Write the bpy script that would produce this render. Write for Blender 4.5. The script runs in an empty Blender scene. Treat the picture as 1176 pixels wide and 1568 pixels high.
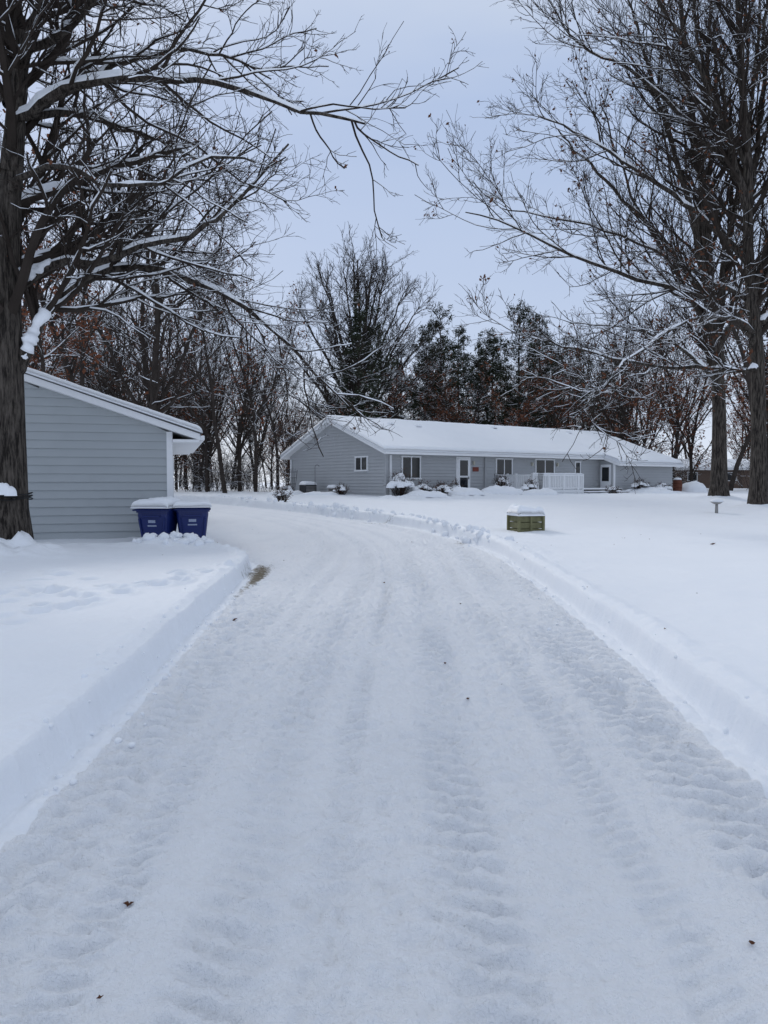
import bpy, bmesh, math, numpy as np
from mathutils import Vector
rng = np.random.default_rng(7)
scene = bpy.context.scene
COL = scene.collection

# ------------------------------------------------------------------ materials
def new_mat(name):
    m = bpy.data.materials.new(name); m.use_nodes = True
    nt = m.node_tree; b = nt.nodes["Principled BSDF"]
    return m, nt, b
def nd(nt, t, **kw):
    n = nt.nodes.new(t)
    for k, v in kw.items(): setattr(n, k, v)
    return n
def mat(name, col, rough=0.7, var=0.15, scale=6.0, bump=0.0, bscale=40.0, spec=0.3, metal=0.0):
    m, nt, b = new_mat(name)
    tc = nd(nt, 'ShaderNodeTexCoord')
    no = nd(nt, 'ShaderNodeTexNoise'); no.inputs['Scale'].default_value = scale; no.inputs['Detail'].default_value = 3
    nt.links.new(tc.outputs['Object'], no.inputs['Vector'])
    mx = nd(nt, 'ShaderNodeMix', data_type='RGBA')
    mx.inputs['A'].default_value = (*[c*(1-var) for c in col], 1)
    mx.inputs['B'].default_value = (*[min(1, c*(1+var)) for c in col], 1)
    nt.links.new(no.outputs['Fac'], mx.inputs['Factor'])
    nt.links.new(mx.outputs['Result'], b.inputs['Base Color'])
    b.inputs['Roughness'].default_value = rough
    b.inputs['Specular IOR Level'].default_value = spec
    b.inputs['Metallic'].default_value = metal
    if bump > 0:
        n2 = nd(nt, 'ShaderNodeTexNoise'); n2.inputs['Scale'].default_value = bscale; n2.inputs['Detail'].default_value = 6
        nt.links.new(tc.outputs['Object'], n2.inputs['Vector'])
        bp = nd(nt, 'ShaderNodeBump'); bp.inputs['Strength'].default_value = bump; bp.inputs['Distance'].default_value = 0.02
        nt.links.new(n2.outputs['Fac'], bp.inputs['Height']); nt.links.new(bp.outputs['Normal'], b.inputs['Normal'])
    return m
def flat(name, c1, c2=None):
    m = bpy.data.materials.new(name); m.use_nodes = True; nt = m.node_tree
    for n in list(nt.nodes): nt.nodes.remove(n)
    o = nd(nt, 'ShaderNodeOutputMaterial'); d = nd(nt, 'ShaderNodeBsdfDiffuse'); nt.links.new(d.outputs[0], o.inputs['Surface'])
    c2 = c2 or c1
    tc = nd(nt, 'ShaderNodeTexCoord'); no = nd(nt, 'ShaderNodeTexNoise'); no.inputs['Scale'].default_value = 2.5; no.inputs['Detail'].default_value = 1
    nt.links.new(tc.outputs['Object'], no.inputs['Vector'])
    mx = nd(nt, 'ShaderNodeMix', data_type='RGBA'); mx.inputs['A'].default_value = (*c1, 1); mx.inputs['B'].default_value = (*c2, 1)
    nt.links.new(no.outputs['Fac'], mx.inputs['Factor']); nt.links.new(mx.outputs['Result'], d.inputs['Color'])
    return m
def snow_mat(name, c1, c2, dirt=False, bump=0.35, pack=False):
    m, nt, b = new_mat(name)
    tc = nd(nt, 'ShaderNodeTexCoord')
    no = nd(nt, 'ShaderNodeTexNoise'); no.inputs['Scale'].default_value = 0.9; no.inputs['Detail'].default_value = 5; no.inputs['Roughness'].default_value = .65
    nt.links.new(tc.outputs['Object'], no.inputs['Vector'])
    mx = nd(nt, 'ShaderNodeMix', data_type='RGBA')
    mx.inputs['A'].default_value = (*c1, 1); mx.inputs['B'].default_value = (*c2, 1)
    nt.links.new(no.outputs['Fac'], mx.inputs['Factor'])
    out = mx.outputs['Result']
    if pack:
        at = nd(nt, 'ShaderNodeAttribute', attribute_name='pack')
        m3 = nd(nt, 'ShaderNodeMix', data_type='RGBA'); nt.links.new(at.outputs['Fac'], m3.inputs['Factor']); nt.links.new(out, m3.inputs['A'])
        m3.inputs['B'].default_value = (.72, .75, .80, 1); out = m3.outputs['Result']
    if dirt:
        at = nd(nt, 'ShaderNodeAttribute', attribute_name='dirt')
        n3 = nd(nt, 'ShaderNodeTexNoise'); n3.inputs['Scale'].default_value = 9; n3.inputs['Detail'].default_value = 5; n3.inputs['Roughness'].default_value = .75
        nt.links.new(tc.outputs['Object'], n3.inputs['Vector'])
        ad = nd(nt, 'ShaderNodeMath', operation='ADD'); nt.links.new(at.outputs['Fac'], ad.inputs[0]); nt.links.new(n3.outputs['Fac'], ad.inputs[1])
        mr = nd(nt, 'ShaderNodeMapRange'); mr.inputs['From Min'].default_value = 0.88; mr.inputs['From Max'].default_value = 1.12
        nt.links.new(ad.outputs[0], mr.inputs['Value'])
        m2 = nd(nt, 'ShaderNodeMix', data_type='RGBA')
        nt.links.new(mr.outputs['Result'], m2.inputs['Factor']); nt.links.new(out, m2.inputs['A'])
        m2.inputs['B'].default_value = (0.16, 0.135, 0.095, 1)
        out = m2.outputs['Result']
    nt.links.new(out, b.inputs['Base Color'])
    b.inputs['Roughness'].default_value = .65; b.inputs['Specular IOR Level'].default_value = .2
    n2 = nd(nt, 'ShaderNodeTexNoise'); n2.inputs['Scale'].default_value = 24; n2.inputs['Detail'].default_value = 5; n2.inputs['Roughness'].default_value = .65
    nt.links.new(tc.outputs['Object'], n2.inputs['Vector'])
    bp = nd(nt, 'ShaderNodeBump'); bp.inputs['Strength'].default_value = bump; bp.inputs['Distance'].default_value = 0.04
    nt.links.new(n2.outputs['Fac'], bp.inputs['Height']); nt.links.new(bp.outputs['Normal'], b.inputs['Normal'])
    return m
def bark_mat(name, c1, c2, s0=.45, s1=.75, snow=0.8, scale=3.0):
    m, nt, b = new_mat(name)
    tc = nd(nt, 'ShaderNodeTexCoord')
    mp = nd(nt, 'ShaderNodeMapping'); mp.inputs['Scale'].default_value = (11, 11, 1.5)
    nt.links.new(tc.outputs['Object'], mp.inputs['Vector'])
    no = nd(nt, 'ShaderNodeTexNoise'); no.inputs['Scale'].default_value = 1.6; no.inputs['Detail'].default_value = 5; no.inputs['Roughness'].default_value = .7
    nt.links.new(mp.outputs['Vector'], no.inputs['Vector'])
    cr = nd(nt, 'ShaderNodeValToRGB'); cr.color_ramp.elements[0].position = .40; cr.color_ramp.elements[1].position = .62
    cr.color_ramp.elements[0].color = (*c1, 1); cr.color_ramp.elements[1].color = (*c2, 1)
    nt.links.new(no.outputs['Fac'], cr.inputs['Fac'])
    ge = nd(nt, 'ShaderNodeNewGeometry'); sp = nd(nt, 'ShaderNodeSeparateXYZ'); nt.links.new(ge.outputs['Normal'], sp.inputs[0])
    n3 = nd(nt, 'ShaderNodeTexNoise'); n3.inputs['Scale'].default_value = scale; n3.inputs['Detail'].default_value = 3
    nt.links.new(tc.outputs['Object'], n3.inputs['Vector'])
    ma = nd(nt, 'ShaderNodeMath', operation='MULTIPLY_ADD'); ma.inputs[1].default_value = .9; nt.links.new(n3.outputs['Fac'], ma.inputs[0]); nt.links.new(sp.outputs['Z'], ma.inputs[2])
    mr = nd(nt, 'ShaderNodeMapRange'); mr.inputs['From Min'].default_value = s0+.45; mr.inputs['From Max'].default_value = s1+.45; mr.inputs['To Max'].default_value = snow
    nt.links.new(ma.outputs[0], mr.inputs['Value'])
    mx = nd(nt, 'ShaderNodeMix', data_type='RGBA'); nt.links.new(mr.outputs['Result'], mx.inputs['Factor'])
    nt.links.new(cr.outputs['Color'], mx.inputs['A']); mx.inputs['B'].default_value = (.82, .86, .92, 1)
    nt.links.new(mx.outputs['Result'], b.inputs['Base Color'])
    b.inputs['Roughness'].default_value = .9; b.inputs['Specular IOR Level'].default_value = .15
    bp = nd(nt, 'ShaderNodeBump'); bp.inputs['Strength'].default_value = 1.0; bp.inputs['Distance'].default_value = 0.06
    nt.links.new(no.outputs['Fac'], bp.inputs['Height']); nt.links.new(bp.outputs['Normal'], b.inputs['Normal'])
    return m

M_SNOW = snow_mat('snow_yard', (.85, .875, .915), (.90, .92, .95), bump=.2)
M_GROUND = snow_mat('snow_ground_mat', (.83, .86, .905), (.89, .91, .94), dirt=True, bump=.28)
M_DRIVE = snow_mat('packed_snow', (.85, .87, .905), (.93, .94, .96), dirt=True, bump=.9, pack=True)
M_BARK = bark_mat('oak_bark', (.018, .015, .013), (.11, .094, .08), s0=.50, s1=.82, snow=.9)
M_TWIG = flat('oak_twig', (.028, .023, .020), (.058, .048, .042))
M_BARK2 = flat('forest_bark', (.030, .024, .022), (.080, .068, .060))
M_TSNOW = flat('branch_snow', (.82, .85, .89), (.88, .90, .94))
M_LEAF = flat('dead_oak_leaf', (.085, .04, .026), (.17, .08, .05))
M_RUST = flat('rusty_leaf', (.12, .045, .026), (.23, .10, .06))
M_NEEDLE = flat('pine_needle', (.024, .031, .021), (.056, .065, .042))
M_SIDING = mat('grey_vinyl_siding', (.41, .435, .445), .55, .06, 1.5)
M_SIDING2 = mat('house_vinyl_siding', (.42, .43, .44), .55, .06, 1.5)
M_WHITE = mat('white_trim', (.82, .83, .84), .5, .04)
M_GLASS = mat('dark_window_glass', (.012, .014, .018), .08, .1, spec=.5)
M_SHINGLE = mat('roof_shingle', (.10, .10, .11), .9, .2)
M_BLUE = mat('blue_bin_plastic', (.008, .020, .12), .42, .15, 8, spec=.4)
M_BLACK = mat('black_rubber', (.015, .015, .016), .7, .1)
M_LABEL = mat('bin_label', (.32, .37, .5), .5, .6, 60)
M_WOOD = mat('mossy_timber', (.16, .155, .08), .85, .45, 7, .4)
M_DARKM = mat('dark_metal', (.03, .03, .032), .6, .2)
M_RED = mat('red_sign', (.20, .05, .035), .6, .2)
M_STONE = mat('birdbath_concrete', (.3, .29, .28), .9, .2)
M_BARREL = mat('rusty_barrel', (.15, .055, .035), .8, .3)
M_BROWN = mat('brown_siding', (.14, .10, .08), .8, .15)
M_LAMP = mat('lamp_glass', (.5, .48, .4), .3, .1)

# ------------------------------------------------------------------ mesh helpers
def mesh_np(name, V, F, mats, mi=None, smooth=False, parent=None, link=True):
    V = np.asarray(V, dtype=np.float32); F = np.asarray(F, dtype=np.int32)
    me = bpy.data.meshes.new(name); n = len(V); f = len(F); k = F.shape[1]
    me.vertices.add(n); me.vertices.foreach_set('co', V.ravel())
    me.loops.add(f*k); me.loops.foreach_set('vertex_index', F.ravel())
    me.polygons.add(f); me.polygons.foreach_set('loop_start', np.arange(f, dtype=np.int32)*k)
    try: me.polygons.foreach_set('loop_total', np.full(f, k, dtype=np.int32))
    except Exception: pass
    for m in (mats if isinstance(mats, list) else [mats]): me.materials.append(m)
    if mi is not None: me.polygons.foreach_set('material_index', np.asarray(mi, dtype=np.int32))
    me.polygons.foreach_set('use_smooth', np.full(f, smooth, dtype=bool))
    me.update(calc_edges=True)
    if not link: return me
    ob = bpy.data.objects.new(name, me); COL.objects.link(ob)
    if parent: ob.parent = parent
    return ob
def pyd(name, V, F, m, parent=None, smooth=False):
    me = bpy.data.meshes.new(name); me.from_pydata([tuple(map(float, v)) for v in V], [], F); me.update()
    me.materials.append(m)
    bm = bmesh.new(); bm.from_mesh(me); bmesh.ops.recalc_face_normals(bm, faces=bm.faces); bm.to_mesh(me); bm.free()
    for p in me.polygons: p.use_smooth = smooth
    ob = bpy.data.objects.new(name, me); COL.objects.link(ob)
    if parent: ob.parent = parent
    return ob
def box(name, x0, x1, y0, y1, z0, z1, m, parent=None, bevel=0.0):
    V = [(x, y, z) for x in (x0, x1) for y in (y0, y1) for z in (z0, z1)]
    F = [(0, 1, 3, 2), (4, 6, 7, 5), (0, 4, 5, 1), (2, 3, 7, 6), (0, 2, 6, 4), (1, 5, 7, 3)]
    ob = pyd(name, V, F, m, parent)
    if bevel > 0:
        md = ob.modifiers.new('bev', 'BEVEL'); md.width = bevel; md.segments = 3
    return ob
def cyl(name, p0, p1, r0, r1, m, parent=None, n=14):
    p0 = Vector(p0); p1 = Vector(p1); t = (p1-p0).normalized()
    ref = Vector((0, 0, 1)) if abs(t.z) < .9 else Vector((1, 0, 0))
    a = t.cross(ref).normalized(); b = t.cross(a)
    V = []
    for p, r in ((p0, r0), (p1, r1)):
        for i in range(n):
            w = 2*math.pi*i/n; V.append(p+(a*math.cos(w)+b*math.sin(w))*r)
    F = [(i, (i+1) % n, n+(i+1) % n, n+i) for i in range(n)] + [tuple(range(n)), tuple(range(n, 2*n))]
    ob = pyd(name, V, F, m, parent)
    for p in ob.data.polygons:
        if len(p.vertices) == 4: p.use_smooth = True
    return ob
def empty(name, loc=(0, 0, 0), rz=0.0):
    e = bpy.data.objects.new(name, None); COL.objects.link(e); e.location = loc; e.rotation_euler = (0, 0, rz); e.empty_display_size = .3
    return e
def hashn(a, b, s):
    h = np.sin(a*127.1+b*311.7+s*74.7)*43758.5453
    return h-np.floor(h)
def vn(x, y, s=0):
    xi = np.floor(x); yi = np.floor(y); fx = x-xi; fy = y-yi
    fx = fx*fx*(3-2*fx); fy = fy*fy*(3-2*fy)
    return (hashn(xi, yi, s)*(1-fx)+hashn(xi+1, yi, s)*fx)*(1-fy)+(hashn(xi, yi+1, s)*(1-fx)+hashn(xi+1, yi+1, s)*fx)*fy
def fbm(x, y, s=0, o=4):
    r = 0; a = .5
    for i in range(o): r = r+a*(vn(x, y, s+i*13)-.5); x = x*2.03+1.7; y = y*2.03+.3; a *= .5
    return r
def snow_sheet(name, c00, c10, c11, c01, th, falls=(1, 1, 1, 1), ew=.15, nz=.12, res=.12, parent=None, emin=.35, seed=0, m=None):
    c00, c10, c11, c01 = [np.array(c, float) for c in (c00, c10, c11, c01)]
    lu = np.linalg.norm(c10-c00); lv = np.linalg.norm(c01-c00)
    nu = int(max(10, min(160, lu/res))); nv = int(max(10, min(100, lv/res)))
    def spaced(n, l):
        t = np.linspace(0, 1, n+1); e = min(.45, ew/l)
        return np.unique(np.concatenate([t, np.linspace(0, e, 6), 1-np.linspace(0, e, 6)]))
    U = spaced(nu, lu); W = spaced(nv, lv)
    u, v = np.meshgrid(U, W, indexing='ij'); nu, nv = u.shape
    B = (c00*((1-u)*(1-v))[..., None]+c10*(u*(1-v))[..., None]+c11*(u*v)[..., None]+c01*((1-u)*v)[..., None])
    def e(d): q = np.clip(d/ew, 0, 1); return emin+(1-emin)*np.sqrt(1-(1-q)**2)
    h = np.ones_like(u)
    if falls[0]: h = h*e(u*lu)
    if falls[1]: h = h*e((1-u)*lu)
    if falls[2]: h = h*e(v*lv)
    if falls[3]: h = h*e((1-v)*lv)
    h = th*h*(1+nz*4*fbm(B[..., 0]*1.3+seed, B[..., 1]*1.3, 5)+nz*2*fbm(B[..., 0]*6, B[..., 1]*6+seed, 9))
    T = B.copy(); T[..., 2] += h
    V = np.concatenate([T.reshape(-1, 3), B.reshape(-1, 3)]); n = nu*nv
    idx = np.arange(n).reshape(nu, nv)
    F = np.stack([idx[:-1, :-1], idx[1:, :-1], idx[1:, 1:], idx[:-1, 1:]], -1).reshape(-1, 4)
    S = []
    for line in (idx[0, :][::-1], idx[-1, :], idx[:, 0], idx[:, -1][::-1]):
        S.append(np.stack([line[:-1], line[:-1]+n, line[1:]+n, line[1:]], -1)[:, ::-1])
    F2 = np.concatenate(S)
    return mesh_np(name, V, np.concatenate([F, F2]), m or M_SNOW, smooth=True, parent=parent)
def snow_blob(name, c, rx, ry, h, parent=None, seed=0, m=None, amp=.35):
    nr, na = 12, 28
    V = [(c[0], c[1], c[2]+h)]; F = []
    for i in range(1, nr+1):
        q = i/nr
        for j in range(na):
            a = 2*math.pi*j/na
            rr = q*(1+amp*.6*float(fbm(np.array(math.cos(a)*1.5+seed), np.array(math.sin(a)*1.5), 3)))
            x = rr*math.cos(a)*rx; y = rr*math.sin(a)*ry
            z = h*math.sqrt(max(0, 1-q**2.4))*(1+amp*float(fbm(np.array(x*3+seed), np.array(y*3), 4)))
            V.append((c[0]+x, c[1]+y, c[2]+z))
    for j in range(na): F.append((0, 1+j, 1+(j+1) % na))
    for i in range(nr-1):
        for j in range(na):
            a = 1+i*na+j; b = 1+i*na+(j+1) % na
            F.append((a, a+na, b+na, b))
    return pyd(name, V, F, m or M_SNOW, parent, True)

# ------------------------------------------------------------------ terrain
def chaikin(P, it=3):
    P = np.array(P, float)
    for _ in range(it):
        Q = np.roll(P, -1, 0); P = np.stack([.75*P+.25*Q, .25*P+.75*Q], 1).reshape(-1, 2)
    return P
DP = chaikin([(2.0, -30), (2.0, -8), (2.05, 0), (2.15, 4.1), (2.42, 6.9), (2.5, 10.9), (2.62, 14.6), (2.6, 17.2), (2.2, 20.2), (1.0, 23.8), (-.66, 26.6),
              (-4.1, 31.6), (-9.4, 38.2), (-20, 42), (-40, 42), (-40, 34), (-16, 34), (-9, 27.5), (-6.7, 20.5), (-5.5, 18.4), (-4.5, 17.1), (-3.2, 15.9), (-2.45, 13.9),
              (-2.38, 12.3), (-2.14, 8.4), (-1.95, 5.6), (-1.86, 4.3), (-1.84, 3.5), (-1.8, 0), (-1.8, -8), (-1.8, -30)], 2)
def sdf(x, y):
    d = np.full(x.shape, 1e9); ins = np.zeros(x.shape, bool)
    n = len(DP)
    for i in range(n):
        a = DP[i]; b = DP[(i+1) % n]; e = b-a
        wx = x-a[0]; wy = y-a[1]
        t = np.clip((wx*e[0]+wy*e[1])/(e@e+1e-12), 0, 1)
        d = np.minimum(d, (wx-t*e[0])**2+(wy-t*e[1])**2)
        c = ((a[1] > y) != (b[1] > y))
        xi = (b[0]-a[0])*(y-a[1])/(b[1]-a[1]+1e-12)+a[0]
        ins ^= c & (x < xi)
    d = np.sqrt(d)
    return np.where(ins, -d, d)
def base_h(y):
    t = np.clip(y-18, 0, 22)
    s = .5*(np.sqrt(t*t+9)-3)+.5*t
    return .0335*s
def ss(t): t = np.clip(t, 0, 1); return t*t*(3-2*t)
FOOT = []
for k in range(74):
    q0 = np.random.default_rng(500+k).random(2)
    if k < 24: fx = -2.9-.19*k+.16*(k % 2)+.1*(q0[1]-.5); fy = 10.4-.13*k+.3*(q0[0]-.5)
    elif k < 42: j = k-24; fx = -2.7-.10*j+.2*(k % 2)+.15*q0[0]; fy = 12.4-.34*j
    elif k < 60: fx = -3.4-2.2*q0[0]; fy = 6.6+3*q0[1]
    else: fx = -2.6-3.4*q0[0]; fy = 9.2+2.4*q0[1]
    FOOT.append((fx, fy, q0[0], q0[1]))
TRK = ((-1.42, .21, 1, .17), (-1.02, .10, .6, .10), (-.46, .16, .95, .135), (-.05, .08, .6, .095), (.50, .17, 1.0, .15), (1.18, .11, .6, .105), (1.76, .23, 1.1, .18))
def track(x, y):
    cx = np.where(y > 17, -.028*(np.clip(y-17, 0, 20))**2, 0)
    return x-cx+.10*np.sin(y*.28+.6)
def terrain(x, y, dist=None, want_pack=False):
    d = sdf(x, y) if dist is None else dist
    dn = d+.09*fbm(x*1.1, y*1.1, 21)+.035*fbm(x*7, y*7, 22)
    h = base_h(y)
    bank = .255*ss((dn+.02)/.09)
    ridge = (.04+.09*fbm(x*2.2, y*1.0, 31)+.05*fbm(x*9, y*9, 33)+.06*ss((y-14)/8))*np.exp(-((dn-.2)/.12)**2)*(dn > -.02)
    toe = (.01+.08*fbm(x*5, y*5, 35))*np.exp(-((dn+.08)/.07)**2)
    h = h+bank+ridge+toe
    out = ss(d/.5)
    h = h+out*(.09*fbm(x*.35, y*.35, 2)+.04*fbm(x*1.6, y*1.6, 3)+.016*fbm(x*7, y*7, 4))
    cl = np.clip(vn(x*7, y*7, 41)-.70, 0, 1)*np.exp(-((dn-.25)/.5)**2)
    h = h+cl*.17*ss((y-8)/7)
    reg = (x > -9) & (x < -2) & (y > 5) & (y < 14)
    if reg.any():
        xr_, yr_ = x[reg], y[reg]; hr = np.zeros_like(xr_)
        for fx, fy, a_, b_ in FOOT:
            q = ((xr_-fx)/(.075+.04*a_))**2+((yr_-fy)/(.11+.05*b_))**2
            hr += -np.where(q < 9, (.07+.05*b_)*np.exp(-q*1.2), 0)+np.where(q < 12, .022*np.exp(-(np.sqrt(q)-1.7)**2*3), 0)
        h = h.copy(); h[reg] += hr
    for (mx, my, rx, ry, hh) in ((-4.95, 16.45, .5, .28, .15), (-4.3, 16.75, .4, .26, .10), (-7.35, 14.2, 1.0, .8, .30), (-6.4, 16.3, 1.6, .5, .05), (14.9, 29.3, 1.1, 1, .2), (16.2, 36, 1.2, 1, .2)):
        q = ((x-mx)/rx)**2+((y-my)/ry)**2
        h = h+np.where(q < 12, hh*np.exp(-q)*(1+2.4*fbm(x*5, y*5, 8)), 0)
    lx = (x-.1)*.8192+(y-39)*.5736; ly = -(x-.1)*.5736+(y-39)*.8192
    bed = ss((lx+3)/2)*ss((24-lx)/2)*np.exp(-((ly+2.2)/1.1)**2)*(1-.75*ss((lx-7.8)/1)*ss((18-lx)/1))
    h = h+bed*(.06+.5*fbm(x*1.8, y*1.8, 91)+.2*fbm(x*6, y*6, 92))
    ins = ss(-d/.2)
    xs = track(x, y)
    tr = 0; pk = 0
    for i, (c, w, a, p) in enumerate(TRK):
        cc = c+.06*np.sin(y*.45+i)
        e = np.exp(-((xs-cc)/w)**4)
        g = np.clip(1.6*vn(y*.55+i*7, xs*1.2, 61+i)-.1, 0.2, 1.2)
        tr = tr-e*.016
        sg = 1 if i % 2 == 0 else -1
        ph = 2*np.pi*(y/p)+sg*2.6*(xs-cc)/w+1.2*fbm(x*2.5, y*2.5, 55)*4
        sn = np.tanh(3*np.sin(ph))
        tr = tr+e*a*g*.0200*sn*(1+1.3*fbm(x*14, y*14, 59))
        pk = pk+e*a*(.25+.3*(sn < 0)*g)
    rg = 1-2*np.abs(fbm(x*7.5, y*5.5, 74, 4))*1.6
    zone = .35+1.2*vn(xs*1.6, y*.35, 78)
    lump = .028*fbm(x*4.5, y*3.5, 71)+.066*fbm(x*15, y*12, 72, 3)+.024*rg+.045*fbm(x*1.1, y*.8, 73, 2)
    pit = -.02*ss((vn(x*6.1, y*5.3, 77)-.74)/.15)
    fade = ss((30-y)/22)*.6+.4
    h = h+ins*(tr*fade+(lump*zone+pit)*fade)
    e = np.exp(-((d+.34)/.19)**2)
    s2 = np.tanh(2*np.sin(2*np.pi*(y/.21)+2.2*d/.16+3*vn(x*2, y*2, 56)))
    h = h+e*.024*s2*ss((17-y)/6)*(.25+1.1*vn(x, y*.8, 57))
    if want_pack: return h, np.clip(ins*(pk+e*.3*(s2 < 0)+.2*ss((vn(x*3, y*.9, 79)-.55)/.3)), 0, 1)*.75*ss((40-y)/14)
    return h
def axis(dense, lo, hi, d0, g):
    a = list(np.arange(dense[0], dense[1], d0)); 
    s = d0; v = a[-1]
    while v < hi: s *= g; v += s; a.append(v)
    s = d0; v = a[0]; b = []
    while v > lo: s *= g; v -= s; b.append(v)
    return np.array(b[::-1]+a)
xs = axis((-2.6, 3.0), -420, 420, .018, 1.028)
ys = [1.7]; 
while ys[-1] < 46: ys.append(ys[-1]+max(.011, ys[-1]*.0040))
s = .25
while ys[-1] < 700: s *= 1.06; ys.append(ys[-1]+s)
b = []; v = 1.7; s = .02
while v > -60: s *= 1.09; v -= s; b.append(v)
ys = np.array(b[::-1]+ys)
X, Y = np.meshgrid(xs, ys, indexing='ij')
D = sdf(X, Y)
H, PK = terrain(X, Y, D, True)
dirt = (.62*np.exp(-(((X+2.28)/.28)**2+((Y-13.5)/1.5)**2))+.44*np.exp(-(((X+2.12)/.13)**2))*ss((Y-8)/3)*ss((14-Y)/2)
        + .46*np.exp(-(((X+.3-.0)/1.3)**2+((Y-25.4+.5*(X+.3))/.28)**2))+.46*np.exp(-(((X-2.0)/.3)**2+((Y-19.4)/.8)**2))+.36*np.exp(-(((X-1.9)/.12)**2+((Y-4.6)/.5)**2)))
nx, ny = X.shape
idx = np.arange(nx*ny).reshape(nx, ny)
F = np.stack([idx[:-1, :-1], idx[1:, :-1], idx[1:, 1:], idx[:-1, 1:]], -1).reshape(-1, 4)
def add_attr(ob, nm, arr):
    at = ob.data.attributes.new(nm, 'FLOAT', 'POINT'); at.data.foreach_set('value', arr.astype(np.float32).ravel())
HG = H-.03*ss((-D-.12)/.1)
g = mesh_np('snow_ground', np.stack([X, Y, HG], -1).reshape(-1, 3), F, M_GROUND, smooth=True); add_attr(g, 'dirt', dirt)
Fd = F[(D.reshape(-1)[F].max(1) < -.10)]
used, inv = np.unique(Fd, return_inverse=True)
HD = H-.012*(1-ss((-D-.10)/.12))
VD = np.stack([X, Y, HD], -1).reshape(-1, 3)[used]
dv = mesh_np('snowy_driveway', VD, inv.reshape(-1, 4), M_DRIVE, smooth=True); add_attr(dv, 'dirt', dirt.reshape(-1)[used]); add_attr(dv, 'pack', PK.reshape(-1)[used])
def gz(x, y): return float(terrain(np.array([float(x)]), np.array([float(y)]))[0])

# ------------------------------------------------------------------ trees
def nrm(a): return a/(np.linalg.norm(a, axis=-1, keepdims=True)+1e-9)
def tubes(P, R, S):
    N, K, _ = P.shape
    T = nrm(np.gradient(P, axis=1)); mt = nrm(T.mean(1))
    ref = np.where(np.abs(mt[:, 2:3]) > .8, np.array([[1., 0, 0]]), np.array([[0., 0, 1]]))[:, None, :]
    A = nrm(np.cross(T, ref)); B = np.cross(T, A)
    w = 2*np.pi*np.arange(S)/S+.3
    V = P[:, :, None, :]+R[:, :, None, None]*(np.cos(w)[None, None, :, None]*A[:, :, None, :]+np.sin(w)[None, None, :, None]*B[:, :, None, :])
    n = np.arange(N)[:, None, None]*K*S; k = np.arange(K-1)[None, :, None]*S; s_ = np.arange(S)[None, None, :]; s2 = (s_+1) % S
    F = np.stack([n+k+s_, n+k+s2, n+k+S+s2, n+k+S+s_], -1).reshape(-1, 4)
    return V.reshape(-1, 3), F
class TM:
    def __init__(s): s.V = []; s.F = []; s.M = []; s.n = 0
    def add(s, V, F, m): s.V.append(V); s.F.append(F+s.n); s.M.append(np.full(len(F), m)); s.n += len(V)
    def tubes(s, P, R, S, m=0): V, F = tubes(P, R, S); s.add(V, F, m)
    def snow(s, P, R, r, k=.8, S=5, m=1, frac=1.0, th=.62):
        if frac < 1:
            q = r.random(len(P)) < frac; P = P[q]; R = R[q]
        T = nrm(np.gradient(P, axis=1)); hz = np.sqrt(np.clip(1-T[..., 2]**2, 0, 1))
        f = np.clip((hz-th)/.28, 0, 1)*np.clip(r.normal(.95, .38, R.shape), .15, 1.4)
        P2 = P.copy(); P2[..., 2] += R*(.45+.3*f)
        s.tubes(P2, R*k*f+.0005, S, m)
    def quads(s, C, size, r, m, asp=.6):
        n = len(C); u = nrm(r.normal(size=(n, 3))); w = nrm(np.cross(u, r.normal(size=(n, 3))))
        z = (size*r.uniform(.6, 1.3, n))[:, None]
        V = np.stack([C-u*z, C+w*z*asp, C+u*z, C-w*z*asp], 1).reshape(-1, 3)
        s.add(V, np.arange(n*4).reshape(-1, 4), m)
    def mesh(s, name, mats): return mesh_np(name, np.concatenate(s.V), np.concatenate(s.F), mats, np.concatenate(s.M), smooth=False, link=False)
def grow(r, P, R, dens, lr, lmax, ang, K, wob, up, rr, rmin, tmin=.15, lmin=.08):
    N, K0, _ = P.shape
    L = np.linalg.norm(np.diff(P, axis=1), axis=2).sum(1)
    ix = np.repeat(np.arange(N), r.poisson(dens*L)); n = len(ix)
    t = r.uniform(tmin, 1, n); f = t*(K0-1)*.9999; i = f.astype(int); a = (f-i)[:, None]
    pos = P[ix, i]*(1-a)+P[ix, i+1]*a; T = nrm(P[ix, i+1]-P[ix, i]); rp = R[ix, i]*(1-a[:, 0])+R[ix, i+1]*a[:, 0]
    q = r.normal(size=(n, 3)); q -= (q*T).sum(1, keepdims=True)*T; q = nrm(q)
    an = (ang*r.uniform(.65, 1.3, n))[:, None]
    d = np.cos(an)*T+np.sin(an)*q; d[:, 2] += up; d = nrm(d)
    ln = np.clip(L[ix]*lr*(1.15-.6*t)*r.uniform(.55, 1.35, n), lmin, lmax)
    r0 = np.clip(rp*rr*r.uniform(.8, 1.1, n), rmin, None)
    out = np.zeros((n, K, 3)); out[:, 0] = pos; p = pos
    for k in range(1, K):
        d = d+r.normal(0, wob, (n, 3)); d[:, 2] += up*.5; d = nrm(d); p = p+d*(ln/(K-1))[:, None]; out[:, k] = p
    RR = r0[:, None]*(1-.62*np.arange(K)/(K-1))[None, :]
    RR = np.maximum(RR, rmin*.6)
    return out, RR
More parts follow.
